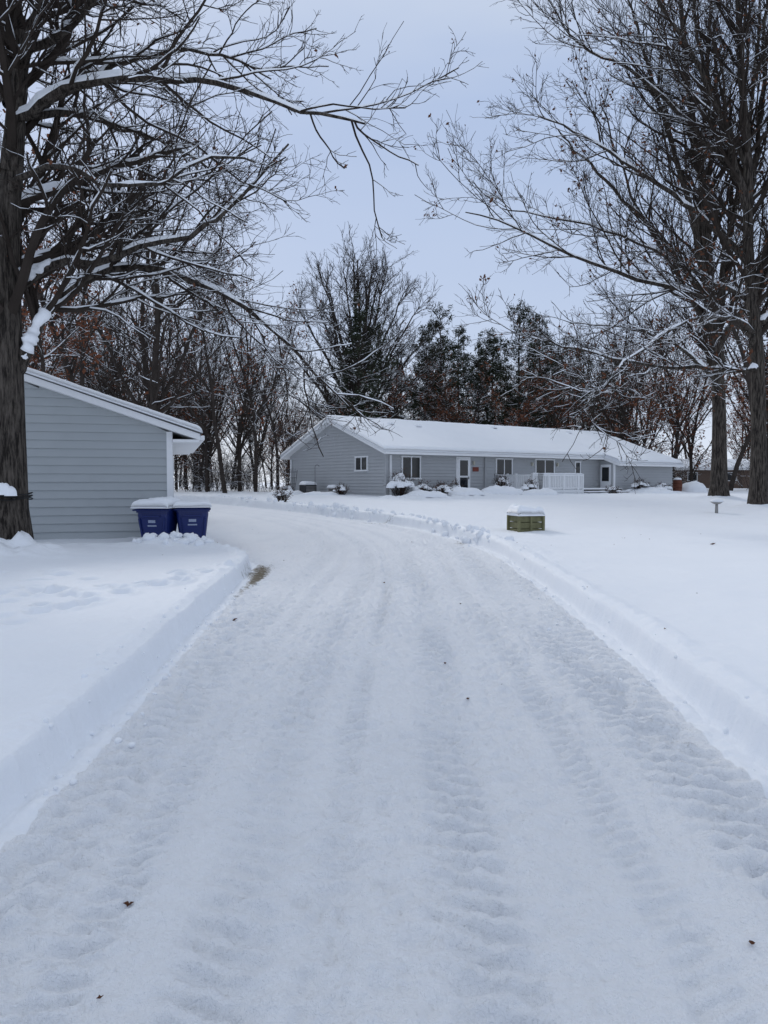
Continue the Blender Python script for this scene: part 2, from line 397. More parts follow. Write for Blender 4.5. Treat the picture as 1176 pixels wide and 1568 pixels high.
def resample(pts, K, r, wob=.0):
    pts = np.array(pts, float); n = len(pts)
    t = np.linspace(0, n-1, K); i = np.clip(t.astype(int), 0, n-2); a = (t-i)[:, None]
    p0 = pts[np.clip(i-1, 0, n-1)]; p1 = pts[i]; p2 = pts[i+1]; p3 = pts[np.clip(i+2, 0, n-1)]
    P = .5*((2*p1)+(-p0+p2)*a+(2*p0-5*p1+4*p2-p3)*a*a+(-p0+3*p1-3*p2+p3)*a**3)
    w = r.normal(0, wob, P.shape); w[0] = 0
    return P+w
def hero(name, limbs, seed, K=18, wob=.05, leaves=.03, lsz=.05, dens=(1.5, 2.6, 4.2, 5), twig=.007, trunk_i=0, up=.05, ang1=.85, l1=4.0, lr1=.42, lowz=4.2, sk=1.0):
    r = np.random.default_rng(seed); tm = TM()
    P = []; R = []
    for j, (pts, r0, r1) in enumerate(limbs):
        P.append(resample(pts, K, r, wob*(0 if j == trunk_i else 1)*.8)); 
        q = np.linspace(0, 1, K); rad = r0+(r1-r0)*q**.8
        if j == trunk_i: rad = rad*(1+.55*np.exp(-q*26))
        R.append(rad)
    P = np.array(P); R = np.array(R)
    tm.tubes(P, R, 14); tm.snow(P[1:], R[1:], r, .85*sk, 7, th=.5)
    P1, R1 = grow(r, P, R, dens[0], lr1, l1, ang1, 9, .13, up, .5, .020, tmin=.2)
    keep = ~((P1[:, 0, 2] < lowz) & (np.hypot(P1[:, 0, 0]-P[trunk_i, 0, 0], P1[:, 0, 1]-P[trunk_i, 0, 1]) < 1.2)); P1 = P1[keep]; R1 = R1[keep]
    tm.tubes(P1, R1, 6, 3); tm.snow(P1, R1, r, .85*sk, 5)
    P2, R2 = grow(r, P1, R1, dens[1], .48, 1.9, .72, 6, .15, up, .55, twig*1.4)
    tm.tubes(P2, R2, 4, 3); tm.snow(P2, R2, r, .8*sk, 4, frac=.9)
    P3, R3 = grow(r, P2, R2, dens[2], .5, .9, .7, 5, .18, up, .6, twig)
    tm.tubes(P3, R3, 3, 3); tm.snow(P3, R3, r, .8*sk, 3, frac=.35)
    P4, R4 = grow(r, P3, R3, dens[3], .5, .38, .7, 4, .2, up, .7, twig*.8)
    tm.tubes(P4, R4, 3, 3)
    tips = P4[:, -1]
    if leaves > 0:
        cl = vn(tips[:, 0]*.7+tips[:, 2]*.33, tips[:, 1]*.7+tips[:, 2]*.5, seed)
        sel = tips[r.random(len(tips)) < leaves*np.where(cl > .58, 2.6, .35)]
        C = np.repeat(sel, 2, 0)+r.normal(0, lsz*.6, (len(sel)*2, 3)); tm.quads(C, lsz, r, 2)
    me = tm.mesh(name, [M_BARK, M_TSNOW, M_LEAF, M_TWIG]); ob = bpy.data.objects.new(name, me); COL.objects.link(ob)
    print(name, len(P1), len(P2), len(P3), len(P4))
    return ob
Y0 = 14.6
oakL = [
 ([(-7.4, Y0, -.1), (-7.36, Y0, 3.4), (-7.34, Y0, 6.0), (-7.22, Y0+.1, 8.2), (-7.2, Y0+.3, 9.8), (-7.35, Y0+.5, 11.8), (-7.2, Y0+.6, 14.2), (-7.3, Y0+.6, 17)], .33, .06),
 ([(-7.25, Y0, 7.7), (-7.0, Y0-.2, 9.0), (-6.74, Y0-.3, 9.9), (-6.3, Y0-.4, 10.9), (-6.0, Y0-.5, 12.3), (-5.4, Y0-.6, 14.5)], .18, .05),
 ([(-7.25, Y0, 8.1), (-7.0, Y0-.1, 8.55), (-6.4, Y0-.3, 8.88), (-5.2, Y0-.5, 9.18), (-4.1, Y0-.6, 9.05), (-3.2, Y0-.8, 9.0), (-2.05, Y0-1, 8.5), (-1.15, Y0-1.2, 8.1), (-.3, Y0-1.4, 7.9)], .12, .02),
 ([(-7.3, Y0, 5.3), (-7.0, Y0+.1, 5.6), (-6.57, Y0+.2, 5.95), (-5.65, Y0+.4, 6.1), (-4.7, Y0+.5, 6.45), (-3.75, Y0+.7, 6.75), (-3.2, Y0+.8, 7.15), (-2.7, Y0+.9, 7.8), (-1.95, Y0+1, 8.6)], .12, .02),
 ([(-7.3, Y0, 3.7), (-7.05, Y0+.1, 4.15), (-6.8, Y0+.3, 4.85), (-6.3, Y0+.6, 5.6), (-5.4, Y0+1, 6.15), (-4.5, Y0+1.3, 6.1), (-3.35, Y0+1.6, 5.6), (-2.45, Y0+1.9, 4.95), (-1.5, Y0+2.1, 4.1), (-.85, Y0+2.2, 3.4)], .15, .015),
 ([(-7.28, Y0, 7.0), (-7.0, Y0-.3, 7.4), (-6.0, Y0-.7, 7.5), (-5.0, Y0-1, 7.05), (-4.1, Y0-1.3, 6.9), (-3.0, Y0-1.5, 7.3), (-2.2, Y0-1.7, 7.1)], .08, .015),
 ([(-6.8, Y0-.3, 9.7), (-5.95, Y0-.6, 9.95), (-5.0, Y0-1, 10.4), (-3.7, Y0-1.2, 10.95), (-2.45, Y0-1.5, 10.9), (-1.5, Y0-1.6, 10.4)], .09, .015),
 ([(-6.5, Y0-.3, 10.6), (-5.6, Y0+.2, 11.8), (-4.4, Y0+.8, 12.6), (-3.0, Y0+1.2, 12.9)], .10, .02),
 ([(-7.4, Y0, 6.2), (-8.4, Y0+.6, 7.5), (-9.8, Y0+1, 8.6), (-11.5, Y0+1.4, 9.2)], .14, .02),
 ([(-7.4, Y0, 5.0), (-8.2, Y0-1, 6.2), (-9.2, Y0-2.4, 7.2), (-10.4, Y0-3.6, 7.6)], .13, .02),
 ([(-7.3, Y0+.1, 9), (-8.0, Y0+1.6, 10.5), (-8.6, Y0+3, 12), (-9, Y0+4.2, 14)], .12, .02),
 ([(-7.2, Y0+.2, 8.8), (-6.2, Y0+1.6, 9.4), (-5.2, Y0+3, 9.6), (-4.2, Y0+4.2, 9.4)], .10, .015),
 ([(-7.0, Y0, 8.7), (-6.0, Y0+.8, 9.9), (-5.0, Y0+1.4, 10.6), (-3.6, Y0+1.8, 10.9), (-2.6, Y0+2.2, 10.6)], .09, .015),
]
oak = hero('oak_tree', oakL, 11, leaves=.03, lsz=.042, dens=(2.0, 3.1, 4.8, 4.2), twig=.0060, ang1=.8, sk=1.2)
YR = 29.4
oakR = [
 ([(14.9, YR, .2), (14.75, YR, 6.3), (14.3, YR, 10.5), (14.2, YR, 14.4), (13.8, YR, 18.3), (13.6, YR, 23)], .32, .07),
 ([(14.7, YR, 6.2), (14.3, YR-.2, 6.1), (12.3, YR-.5, 6.05), (9.8, YR-.9, 6.2), (7.2, YR-1.2, 6.7), (5.4, YR-1.4, 7.1)], .13, .02),
 ([(14.6, YR, 6.9), (14.2, YR-.2, 7.5), (12.9, YR-.4, 8.4), (11.3, YR-.6, 9.05), (8.9, YR-.8, 9.6), (6.6, YR-1, 10.5), (4.7, YR-1.2, 11.3), (3.1, YR-1.3, 11.7)], .15, .02),
 ([(14.3, YR, 10.2), (12.5, YR+.3, 12.2), (10.3, YR+.5, 13.9), (7.9, YR+.8, 15.5), (6.2, YR+1, 16.4)], .14, .02),
 ([(14.25, YR, 12.1), (13.1, YR-.5, 14.9), (11.8, YR-.8, 17.5), (9.9, YR-1, 20.2), (8.9, YR-1, 22.5)], .15, .03),
 ([(14.5, YR, 8.7), (13.4, YR+.6, 9.6), (11.8, YR+1, 10.6), (9.5, YR+1.4, 11.9), (7, YR+1.7, 12.6), (4.8, YR+1.8, 13.0)], .12, .02),
 ([(14.5, YR, 9), (15.4, YR-.4, 12.5), (16.2, YR-.6, 16), (17.0, YR-.8, 22)], .16, .04),
 ([(14.2, YR, 12), (15.0, YR+.6, 16.5), (15.2, YR+.8, 23)], .14, .04),
 ([(14.2, YR, 14), (12.8, YR+.8, 18), (12.2, YR+1.2, 23)], .13, .03),
 ([(14.6, YR, 7.5), (13.0, YR-1.6, 7.7), (11, YR-3, 7.4), (9.2, YR-4, 6.5), (7.6, YR-4.6, 5.2), (6.4, YR-4.9, 3.7)], .10, .012),
 ([(14.7, YR, 7.8), (16.5, YR-.8, 9), (19, YR-1.4, 10.2), (22, YR-2, 11)], .15, .02),
 ([(14.7, YR, 7.0), (15.5, YR+1.6, 8.4), (16.2, YR+4, 9.6), (16.5, YR+6, 11)], .13, .02),
 ([(14.2, YR, 13), (12.2, YR+.2, 15.5), (9.8, YR+.2, 17.6), (7.6, YR+.4, 18.9), (6.3, YR, 20.4)], .12, .02),
]
oak2 = hero('oak_tree', oakR, 23, K=20, leaves=.12, lsz=.07, dens=(1.7, 2.4, 3.3, 2.8), twig=.0090, up=.09, ang1=.68, l1=4.6, sk=1.25)
Y1 = 36
oakR2 = [
 ([(16.3, Y1, .5), (16.2, Y1, 6), (15.7, Y1, 10.8), (15.3, Y1, 15.6), (14.5, Y1, 20.3), (13.9, Y1, 26)], .38, .08),
 ([(16.15, Y1, 6.6), (16.6, Y1+.4, 12.4), (17.7, Y1+.6, 18.7), (18.3, Y1+.8, 26)], .24, .05),
 ([(15.9, Y1, 8.6), (14.7, Y1-.4, 14), (12.9, Y1-.8, 19), (11.2, Y1-1, 24)], .21, .04),
 ([(15.8, Y1, 10), (13.4, Y1+.5, 13.6), (10.6, Y1+.8, 16.6), (8.6, Y1+1, 18.8)], .16, .03),
 ([(15.8, Y1, 9.4), (15.6, Y1+1, 15), (15.9, Y1+1.4, 21), (16.4, Y1+1.6, 27)], .19, .05),
 ([(16, Y1, 8), (18.4, Y1-.6, 12), (20.6, Y1-1, 17), (22, Y1-1, 22)], .18, .04),
 ([(16.1, Y1, 6.5), (14, Y1-.8, 8), (11.4, Y1-1.2, 8.8), (8.6, Y1-1.5, 9)], .12, .02),
 ([(15.7, Y1, 9), (14.2, Y1+.6, 12), (12.3, Y1+1, 15.5), (10.8, Y1+1.2, 20)], .15, .03),
]
oak3 = hero('oak_tree', oakR2, 37, K=20, leaves=.05, lsz=.075, dens=(1.2, 1.8, 2.6, 1.8), twig=.0105, up=.12, ang1=.6, l1=4.6, sk=1.15)
r = np.random.default_rng(5); cx, cy = -2.2, 62.0
limbs = [([(cx, cy, .5), (cx+.1, cy, 3), (cx-.1, cy, 7), (cx+.2, cy, 13), (cx, cy, 20.0)], .42, .05)]
for i in range(30):
    a = 2*math.pi*(i*.618)+.3; q = i/29; e = -.42+1.75*q; z0 = 2.8+7.0*q
    ex = math.cos(a)*6.5*math.cos(e)*r.uniform(.9, 1.08); ey = math.sin(a)*6.5*math.cos(e); ez = 10.6+9.6*math.sin(e)
    limbs.append(([(cx, cy, z0), (cx+ex*.34, cy+ey*.34, z0+(ez-z0)*.30+.5), (cx+ex*.74, cy+ey*.74, z0+(ez-z0)*.70+.6), (cx+ex, cy+ey, ez)], .16, .03))
mp = hero('maple_tree', limbs, 51, K=14, leaves=0, dens=(2.0, 2.2, 2.6, 1.8), twig=.012, up=.07, ang1=.6, l1=2.6, lowz=2)

def forest_mesh(name, seed, H, leafy=0, dens=1.45, spread=.26, tmin=.25, lsz=.10):
    r = np.random.default_rng(seed); tm = TM(); K = 14
    tr = [[0, 0, -.5]]; d = np.array([r.normal(0, .06), r.normal(0, .06), 1.])
    n = 8
    for k in range(n):
        d = d+np.array([r.normal(0, .09), r.normal(0, .09), 0]); d[2] = 1; tr.append(list(np.array(tr[-1])+nrm(d)*(H+.5)/n))
    P = [resample(tr, K, r, .0)]; R = [H*.0105*(1-.85*np.linspace(0, 1, K))]
    for f in range(3):
        i = 3+f*2+int(r.integers(0, 2)); s0 = P[0][i]; az = r.uniform(0, 6.28); rem = H-s0[2]
        e = s0+np.array([math.cos(az)*rem*.38, math.sin(az)*rem*.38, rem*.85]); m_ = (s0+e)/2+np.array([math.cos(az)*.6, math.sin(az)*.6, -.3])
        P.append(resample([s0, m_, e], K, r, .03)); R.append(R[0][i]*.65*(1-.8*np.linspace(0, 1, K)))
    P = np.array(P); R = np.array(R); tm.tubes(P, R, 7); tm.snow(P, R, r)
    P1, R1 = grow(r, P, R, dens, spread, H*.3, .8, 7, .14, .08, .45, .02, tmin=tmin)
    tm.tubes(P1, R1, 4); tm.snow(P1, R1, r, 1.05, 4)
    P2, R2 = grow(r, P1, R1, 2.0, .42, 1.6, .75, 5, .18, .05, .6, .012)
    tm.tubes(P2, R2, 3); tm.snow(P2, R2, r, 1.0, 3, frac=.6)
    P3, R3 = grow(r, P2, R2, 2.2, .5, .8, .7, 3, .2, .05, .8, .010); tm.tubes(P3, R3, 3)
    if leafy:
        sel = P3[r.random(len(P3)) < leafy][:, -1]; C = np.repeat(sel, 4, 0)+r.normal(0, .13, (len(sel)*4, 3)); tm.quads(C, lsz, r, 2)
    print(name, len(P1), len(P2), len(P3))
    return tm.mesh(name, [M_BARK2, M_TSNOW, M_RUST])
FT = [forest_mesh('forest_tree_mesh_%d' % i, 100+i, 16, leafy=l, tmin=t, spread=sp) for i, (l, t, sp) in enumerate(((0, .3, .26), (.04, .2, .3), (0, .4, .22), (.5, .25, .25), (.9, .10, .24)))]
def brush_mesh(name, seed, H=3.2, n=12):
    r = np.random.default_rng(seed); tm = TM(); P = []; R = []
    for i in range(n):
        a = r.uniform(0, 6.28); b0 = np.array([r.normal(0, .7), r.normal(0, .7), -.2]); h = H*r.uniform(.5, 1.2)
        e = b0+np.array([math.cos(a)*h*.35, math.sin(a)*h*.35, h]); m_ = (b0+e)/2+r.normal(0, .15, 3)
        P.append(resample([b0, m_, e], 8, r, .02)); R.append(.022*(1-.7*np.linspace(0, 1, 8)))
    P = np.array(P); R = np.array(R); tm.tubes(P, R, 4)
    P1, R1 = grow(r, P, R, 3.4, .42, 1.3, .8, 6, .2, .03, .7, .011); tm.tubes(P1, R1, 3); tm.snow(P1, R1*1.3, r, 1.0, 3, frac=.8)
    P2, R2 = grow(r, P1, R1, 3.5, .5, .6, .8, 4, .2, .0, .8, .009); tm.tubes(P2, R2, 3)
    return tm.mesh(name, [M_BARK2, M_TSNOW, M_RUST])
BR = [brush_mesh('brush_mesh_%d' % i, 200+i) for i in range(3)]
forest = empty('distant_forest')
fr = np.random.default_rng(77)
def inst(name, me, x, y, z, s, sz=None, parent=None, rz=None):
    o = bpy.data.objects.new(name, me); COL.objects.link(o); o.location = (x, y, z); o.scale = (s, s, sz or s)
    o.rotation_euler = (0, 0, fr.uniform(0, 6.28) if rz is None else rz)
    if parent: o.parent = parent
    return o
cnt = 0
def house_clear(x, y):
    dx, dy = x-.1, y-39; lx = dx*.8192+dy*.5736; ly = -dx*.5736+dy*.8192
    if -4 < lx < 28 and -5 < ly < 15: return False
    if .405 < x/y < .50 and y < 92: return False
    return True
for k in range(200):
    u = fr.uniform(-.66, .68); d = 50+68*fr.random()**1.2; x = u*d; y = d
    if not house_clear(x, y): continue
    if -0.16 < u < -.02: H = fr.uniform(8, 11)*(d/75)**.5
    elif u < .28 and u > -.1: H = fr.uniform(11, 14.5)*(d/75)**.5
    elif u < -.14: H = fr.uniform(13, 18)*(d/70)**.35
    else: H = fr.uniform(13, 18.5)*(d/70)**.4
    p = [.25, .21, .17, .16, .21] if u < .0 else [.12, .11, .09, .28, .40]
    me = FT[fr.choice(5, p=p)]
    inst('trunk_%d' % cnt, me, x, y, .8, H/16*fr.uniform(.85, 1.1), H/16, forest); cnt += 1
for k in range(130):
    u = fr.uniform(-.6, .66); d = 47+42*fr.random(); x = u*d
    if not house_clear(x, d) or (u > .3 and d < 60) or (d < 50 and u > -.12): continue
    s_ = fr.uniform(.7, 1.4); inst('brush_%d' % cnt, BR[fr.integers(0, 3)], x, d, .85, s_, s_, forest); cnt += 1
for (x, y, H, k, rz) in ((-11.0, 35, 19, 1, 1.0), (-14.9, 38, 20, 0, 2.0), (-19, 36, 20, 3, .4), (-9.8, 46, 14, 2, 3.0), (-14, 45, 19, 1, 4.0), (-12.6, 27.5, 10.5, 4, 5.0), (-23, 41, 21, 0, 1.5), (-16.5, 34, 12, 4, 1.1),
                        (24, 48, 19, 0, 2.2), (29, 50, 20, 2, .2), (27, 58, 18, 3, 1.2), (21, 64, 17, 1, 3.3), (-8.0, 56, 12, 0, 2.8),
                        (11.2, 61, 12, 4, .8), (14.6, 64, 13.5, 4, 2.1), (18.4, 68, 13, 3, 3.9), (23, 66, 14, 4, 5.2), (7.8, 62, 11, 3, 4.6), (20.5, 60, 12.5, 4, 1.3), (27.5, 66, 14.5, 4, .4)):
    inst('bare_tree', FT[k], x, y, .75, H/16*1.1, H/16, None, rz)
def pine_mesh(name, seed, H, base=.12, wmax=2.3):
    r = np.random.default_rng(seed); tm = TM(); K = 10
    P = resample([(0, 0, -.5), (r.normal(0, .15), 0, H*.4), (0, r.normal(0, .15), H*.75), (0, 0, H)], K, r)[None]; R = (.17*(1-.93*np.linspace(0, 1, K)))[None]
    tm.tubes(P, R, 8)
    zs = np.repeat(np.arange(H*base, H*.985, .55), 5); n = len(zs); zs = zs+r.uniform(-.2, .2, n)
    q = (zs/H-base)/(1-base)
    az = r.uniform(0, 6.28, n); ln = (wmax*(1-q)**.55*np.clip(.5+q*2.2, 0, 1)+.25)*r.uniform(.3, 1.25, n)*(.55+.9*vn(az*.95, zs*.5, seed))
    d = np.stack([np.cos(az), np.sin(az), .0+.6*q], 1); out = np.zeros((n, 6, 3)); out[:, 0, 2] = zs; p = out[:, 0].copy()
    for k in range(1, 6):
        d = d+r.normal(0, .09, (n, 3)); d[:, 2] += .06; d = nrm(d); p = p+d*(ln/5)[:, None]; out[:, k] = p
    RR = .032*(1-.7*np.arange(6)/5)[None, :].repeat(n, 0)
    tm.tubes(out, RR, 3); tm.snow(out, RR, r, 1.1, 3, frac=.8)
    P2, R2 = grow(r, out, RR, 2.8, .42, .95, .75, 4, .15, .06, .6, .01, tmin=.3); tm.tubes(P2, R2, 3)
    C = np.concatenate([P2[:, -1], P2[:, 2], out[:, -1]]); C = np.repeat(C, 7, 0)+r.normal(0, .12, (len(C)*7, 3))
    tm.quads(C, .16, r, 2, asp=.2)
    S = P2[:, -1][r.random(len(P2)) < .5]; S = np.repeat(S, 2, 0)+r.normal(0, .08, (len(S)*2, 3)); S[:, 2] += .1
    nS = len(S); z = r.uniform(.05, .12, nS)[:, None]
    V = np.stack([S+z*np.array([1, 0, -.1]), S+z*np.array([0, .8, .3]), S+z*np.array([-1, 0, -.1]), S+z*np.array([0, -.8, -.3])], 1).reshape(-1, 3)
    tm.add(V, np.arange(nS*4).reshape(-1, 4), 1)
    print(name, len(P2), len(C))
    return tm.mesh(name, [M_BARK2, M_TSNOW, M_NEEDLE])
PM = [pine_mesh('pine_mesh_%d' % i, 300+i, 15, base=b_, wmax=w_) for i, (b_, w_) in enumerate(((.16, 3.0), (.30, 2.5), (.2, 2.8), (.4, 3.2)))]
for (x, y, H, k, rz) in ((-1.9, 57, 15.3, 0, 0), (3.6, 66, 14.6, 1, 1), (5.0, 67, 16.4, 2, 2), (7.0, 70, 15.2, 3, 4), (8.6, 68, 13.4, 0, 3), (9.9, 71, 15.4, 1, 4.4), (12.4, 68, 17.0, 2, 5), (14.6, 70, 16.4, 3, 2.5),
                        (1.6, 72, 13.6, 2, 2.2), (16.6, 74, 14.6, 0, 1.5), (18.8, 76, 15.6, 1, .9), (6.0, 77, 15.5, 2, 3.7), (11.4, 78, 16.0, 3, 5.5), (21.5, 80, 15.5, 2, 4.1), (25.5, 82, 16, 0, 2.0)):
    inst('pine_tree', PM[k], x, y, .8, H/15*1.0, H/15, None, rz)

# ------------------------------------------------------------------ siding wall
def siding(name, o, u, n, W, z0, zt, slope=0, course=.2, m=None, parent=None, seed=0):
    r = np.random.default_rng(seed); V = []; F = []
    top = zt+(slope*W/2 if slope else 0)
    z = z0
    while z < top-.01:
        z1 = min(z+course, top)
        def lim(q):
            if q <= zt or not slope: return 0, W
            e = (q-zt)/slope; return min(e, W/2), max(W-e, W/2)
        a0, b0 = lim(z); a1, b1 = lim(z1)
        cuts = [0.]
        c = r.uniform(.8, 3.6)
        while c < W-.5: cuts.append(c); c += 3.66
        cuts.append(W)
        for i in range(len(cuts)-1):
            s, e = cuts[i], cuts[i+1]
            s0, e0 = max(s, a0), min(e, b0); s1, e1 = max(s, a1), min(e, b1)
            if e0 <= s0 and e1 <= s1: continue
            e0 = max(e0, s0); e1 = max(e1, s1)
            pr = .006*(i % 2); k = len(V)
            for (t, zz, q) in ((s0, z, .0), (e0, z, .0), (e0, z+.004, .036+pr), (s0, z+.004, .036+pr), (s0, z+.02, .038+pr), (e0, z+.02, .038+pr), (e1, z1, .003+pr), (s1, z1, .003+pr)):
                V.append((o[0]+u[0]*t+n[0]*q, o[1]+u[1]*t+n[1]*q, zz))
            F += [(k, k+1, k+2, k+3), (k+3, k+2, k+5, k+4), (k+4, k+5, k+6, k+7)]
        z = z1
    return pyd(name, V, F, m, parent)
def slab(name, x0, x1, y0, y1, z0, z1, th, m, parent):
    V = [(x0, y0, z0), (x1, y0, z0), (x1, y1, z1), (x0, y1, z1), (x0, y0, z0+th), (x1, y0, z0+th), (x1, y1, z1+th), (x0, y1, z1+th)]
    F = [(0, 3, 2, 1), (4, 5, 6, 7), (0, 1, 5, 4), (1, 2, 6, 5), (2, 3, 7, 6), (3, 0, 4, 7)]
    return pyd(name, V, F, m, parent)

# ------------------------------------------------------------------ house
HZ = 3.27; SL = .346; DEP = 10.7; LEN = 23.5; FW = 1.2; EX = 17.2
house = empty('ranch_house', (.1, 39, 0), math.radians(35))
siding('front_siding', (0, 0), (1, 0), (0, -1), EX, .5, HZ, m=M_SIDING2, parent=house, seed=1, course=.18)
siding('left_gable_siding', (0, DEP), (0, -1), (-1, 0), DEP, .5, HZ, SL, m=M_SIDING2, parent=house, seed=2, course=.18)
siding('wing_front_siding', (EX, -FW), (1, 0), (0, -1), LEN-EX, .5, HZ-SL*FW, m=M_SIDING2, parent=house, seed=3, course=.18)
siding('wing_side_siding', (EX, 0), (0, -1), (-1, 0), FW, .5, HZ-SL*FW*.5, m=M_SIDING2, parent=house, seed=4, course=.18)
siding('right_gable_siding', (LEN, 0), (0, 1), (1, 0), DEP, .5, HZ, SL, m=M_SIDING2, parent=house, seed=5, course=.18)
siding('wing_right_siding', (LEN, -FW), (0, 1), (1, 0), FW, .5, HZ-SL*FW*.5, m=M_SIDING2, parent=house, seed=6, course=.18)
siding('back_siding', (LEN, DEP), (-1, 0), (0, 1), LEN, .5, HZ, m=M_SIDING2, parent=house, seed=7, course=.18)
OV = .5; RK = .45; TH = .17; YRg = DEP/2; ZR = HZ+SL*YRg
slab('roof_front', -RK, EX-.2, -OV, YRg, HZ-SL*OV, ZR, TH, M_WHITE, house)
slab('roof_wing', EX-.2, LEN+RK, -FW-OV, YRg, HZ-SL*(FW+OV), ZR, TH, M_WHITE, house)
slab('roof_back', -RK, LEN+RK, YRg, DEP+OV, ZR, HZ-SL*OV, TH, M_WHITE, house)
e_ = .03
snow_sheet('roof_snow_front', (-RK-e_, -OV-e_, HZ-SL*OV+TH), (EX-.2, -OV-e_, HZ-SL*OV+TH), (EX-.2, YRg, ZR+TH+.005), (-RK-e_, YRg, ZR+TH+.005), .24, (1, 0, 1, 0), .2, .08, .2, house, seed=1)
snow_sheet('roof_snow_wing', (EX-.2, -FW-OV-e_, HZ-SL*(FW+OV)+TH), (LEN+RK+e_, -FW-OV-e_, HZ-SL*(FW+OV)+TH), (LEN+RK+e_, YRg, ZR+TH+.005), (EX-.2, YRg, ZR+TH+.005), .24, (0, 1, 1, 0), .2, .08, .2, house, seed=1)
snow_sheet('roof_snow_back', (LEN+RK+e_, DEP+OV+e_, HZ-SL*OV+TH), (-RK-e_, DEP+OV+e_, HZ-SL*OV+TH), (-RK-e_, YRg, ZR+TH+.005), (LEN+RK+e_, YRg, ZR+TH+.005), .24, (1, 1, 1, 0), .2, .08, .3, house, seed=1)
box('gutter', -RK, EX-.25, -OV-.12, -OV-.005, HZ-SL*OV-.0, HZ-SL*OV+.12, M_WHITE, house)
box('wing_gutter', EX-.2, LEN+RK, -FW-OV-.12, -FW-OV-.005, HZ-SL*(FW+OV), HZ-SL*(FW+OV)+.12, M_WHITE, house)
box('corner_trim', -.055, .08, -.055, .08, .5, HZ-.01, M_SIDING2, house)
box('downspout', .2, .29, -.13, -.045, .6, HZ-.2, M_WHITE, house)
box('downspout_middle', 6.95, 7.03, -.13, -.045, .6, HZ-.2, M_SIDING2, house)
box('downspout_back', -.12, -.045, DEP-.3, DEP-.2, .6, HZ-.2, M_WHITE, house)
box('wing_corner_trim', EX-.055, EX+.07, -FW-.055, -FW+.05, .5, HZ-SL*FW-.01, M_WHITE, house)
def window(nm, a, b, z0, z1, wall='front', off=0.0, panes=2, fw=.07):
    def bx(n, p0, p1, q0, q1, zz0, zz1, m):
        if wall == 'front': box(n, p0, p1, off-q1, off-q0, zz0, zz1, m, house)
        else: box(n, off-q1, off-q0, p0, p1, zz0, zz1, m, house)
    bx(nm+'_glass', a+fw*.5, b-fw*.5, .046, .052, z0+fw*.5, z1-fw*.5, M_GLASS)
    bx(nm+'_jamb_l', a, a+fw, .0, .085, z0, z1, M_WHITE); bx(nm+'_jamb_r', b-fw, b, .0, .085, z0, z1, M_WHITE)
    bx(nm+'_head', a-.03, b+.03, .0, .09, z1, z1+fw, M_WHITE); bx(nm+'_sill', a-.04, b+.04, .0, .11, z0-fw, z0, M_WHITE)
    for i in range(1, panes):
        c = a+(b-a)*i/panes; bx(nm+'_mullion_%d' % i, c-.03, c+.03, .0, .08, z0, z1, M_WHITE)
window('living_window', .99, 2.27, 1.86, 2.98)
window('kitchen_window', 7.85, 9.2, 2.08, 2.98)
window('patio_door_glass', 11.15, 12.85, 1.15, 3.0, panes=2)
window('bath_window', 14.75, 15.3, 2.2, 2.9, panes=1)
window('gable_window', 1.65, 2.9, 2.3, 3.0, wall='side', panes=2)
box('door_frame', 4.82, 5.86, -.06, 0, .75, 3.06, M_WHITE, house); box('door_leaf', 4.92, 5.76, -.10, -.06, .85, 2.97, M_WHITE, house, .01)
box('door_glass_upper', 5.05, 5.63, -.112, -.1, 2.0, 2.87, M_GLASS, house); box('door_glass_lower', 5.05, 5.63, -.112, -.1, 1.15, 1.9, M_GLASS, house)
box('door_handle', 5.67, 5.7, -.15, -.1, 1.8, 1.95, M_DARKM, house)
box('door_sign', 6.05, 6.5, -.07, -.03, 2.25, 2.5, M_RED, house, .01)
box('door_step', 4.6, 6.1, -1.1, -.07, .6, .86, M_STONE, house, .02)
for i, xx in enumerate((6.1, 10.85, 13.1)):
    box('wall_lamp_%d' % i, xx-.05, xx+.05, -.16, -.03, 2.62, 2.84, M_LAMP, house, .02)
box('side_door', EX-.08, EX-.03, -1.0, -.18, .85, 2.78, M_WHITE, house); box('side_door_glass', EX-.1, EX-.085, -.86, -.32, 1.7, 2.6, M_GLASS, house)
for i, (xx, yy) in enumerate(((3.2, 4.1), (5.1, 3.9), (12.0, 4.6), (19.2, 4.4))):
    zz = HZ+SL*yy+TH; box('roof_vent_%d' % i, xx-.12, xx+.12, yy-.12, yy+.12, zz, zz+.26, M_DARKM, house, .02)
    snow_blob('vent_snow_%d' % i, (xx, yy, zz+.2), .27, .27, .18, house, i)
dk0, dk1 = 8.75, 13.0; dz = 1.16
box('deck_floor', dk0, dk1, -2.2, -.06, dz-.12, dz, M_WHITE, house)
box('deck_skirt', dk0+.05, dk1-.05, -2.15, -2.1, .5, dz-.12, M_WHITE, house)
snow_sheet('deck_snow', (dk0+.05, -2.1, dz), (dk1-.05, -2.1, dz), (dk1-.05, -.1, dz), (dk0+.05, -.1, dz), .12, (1, 1, 1, 1), .2, .1, .15, house)
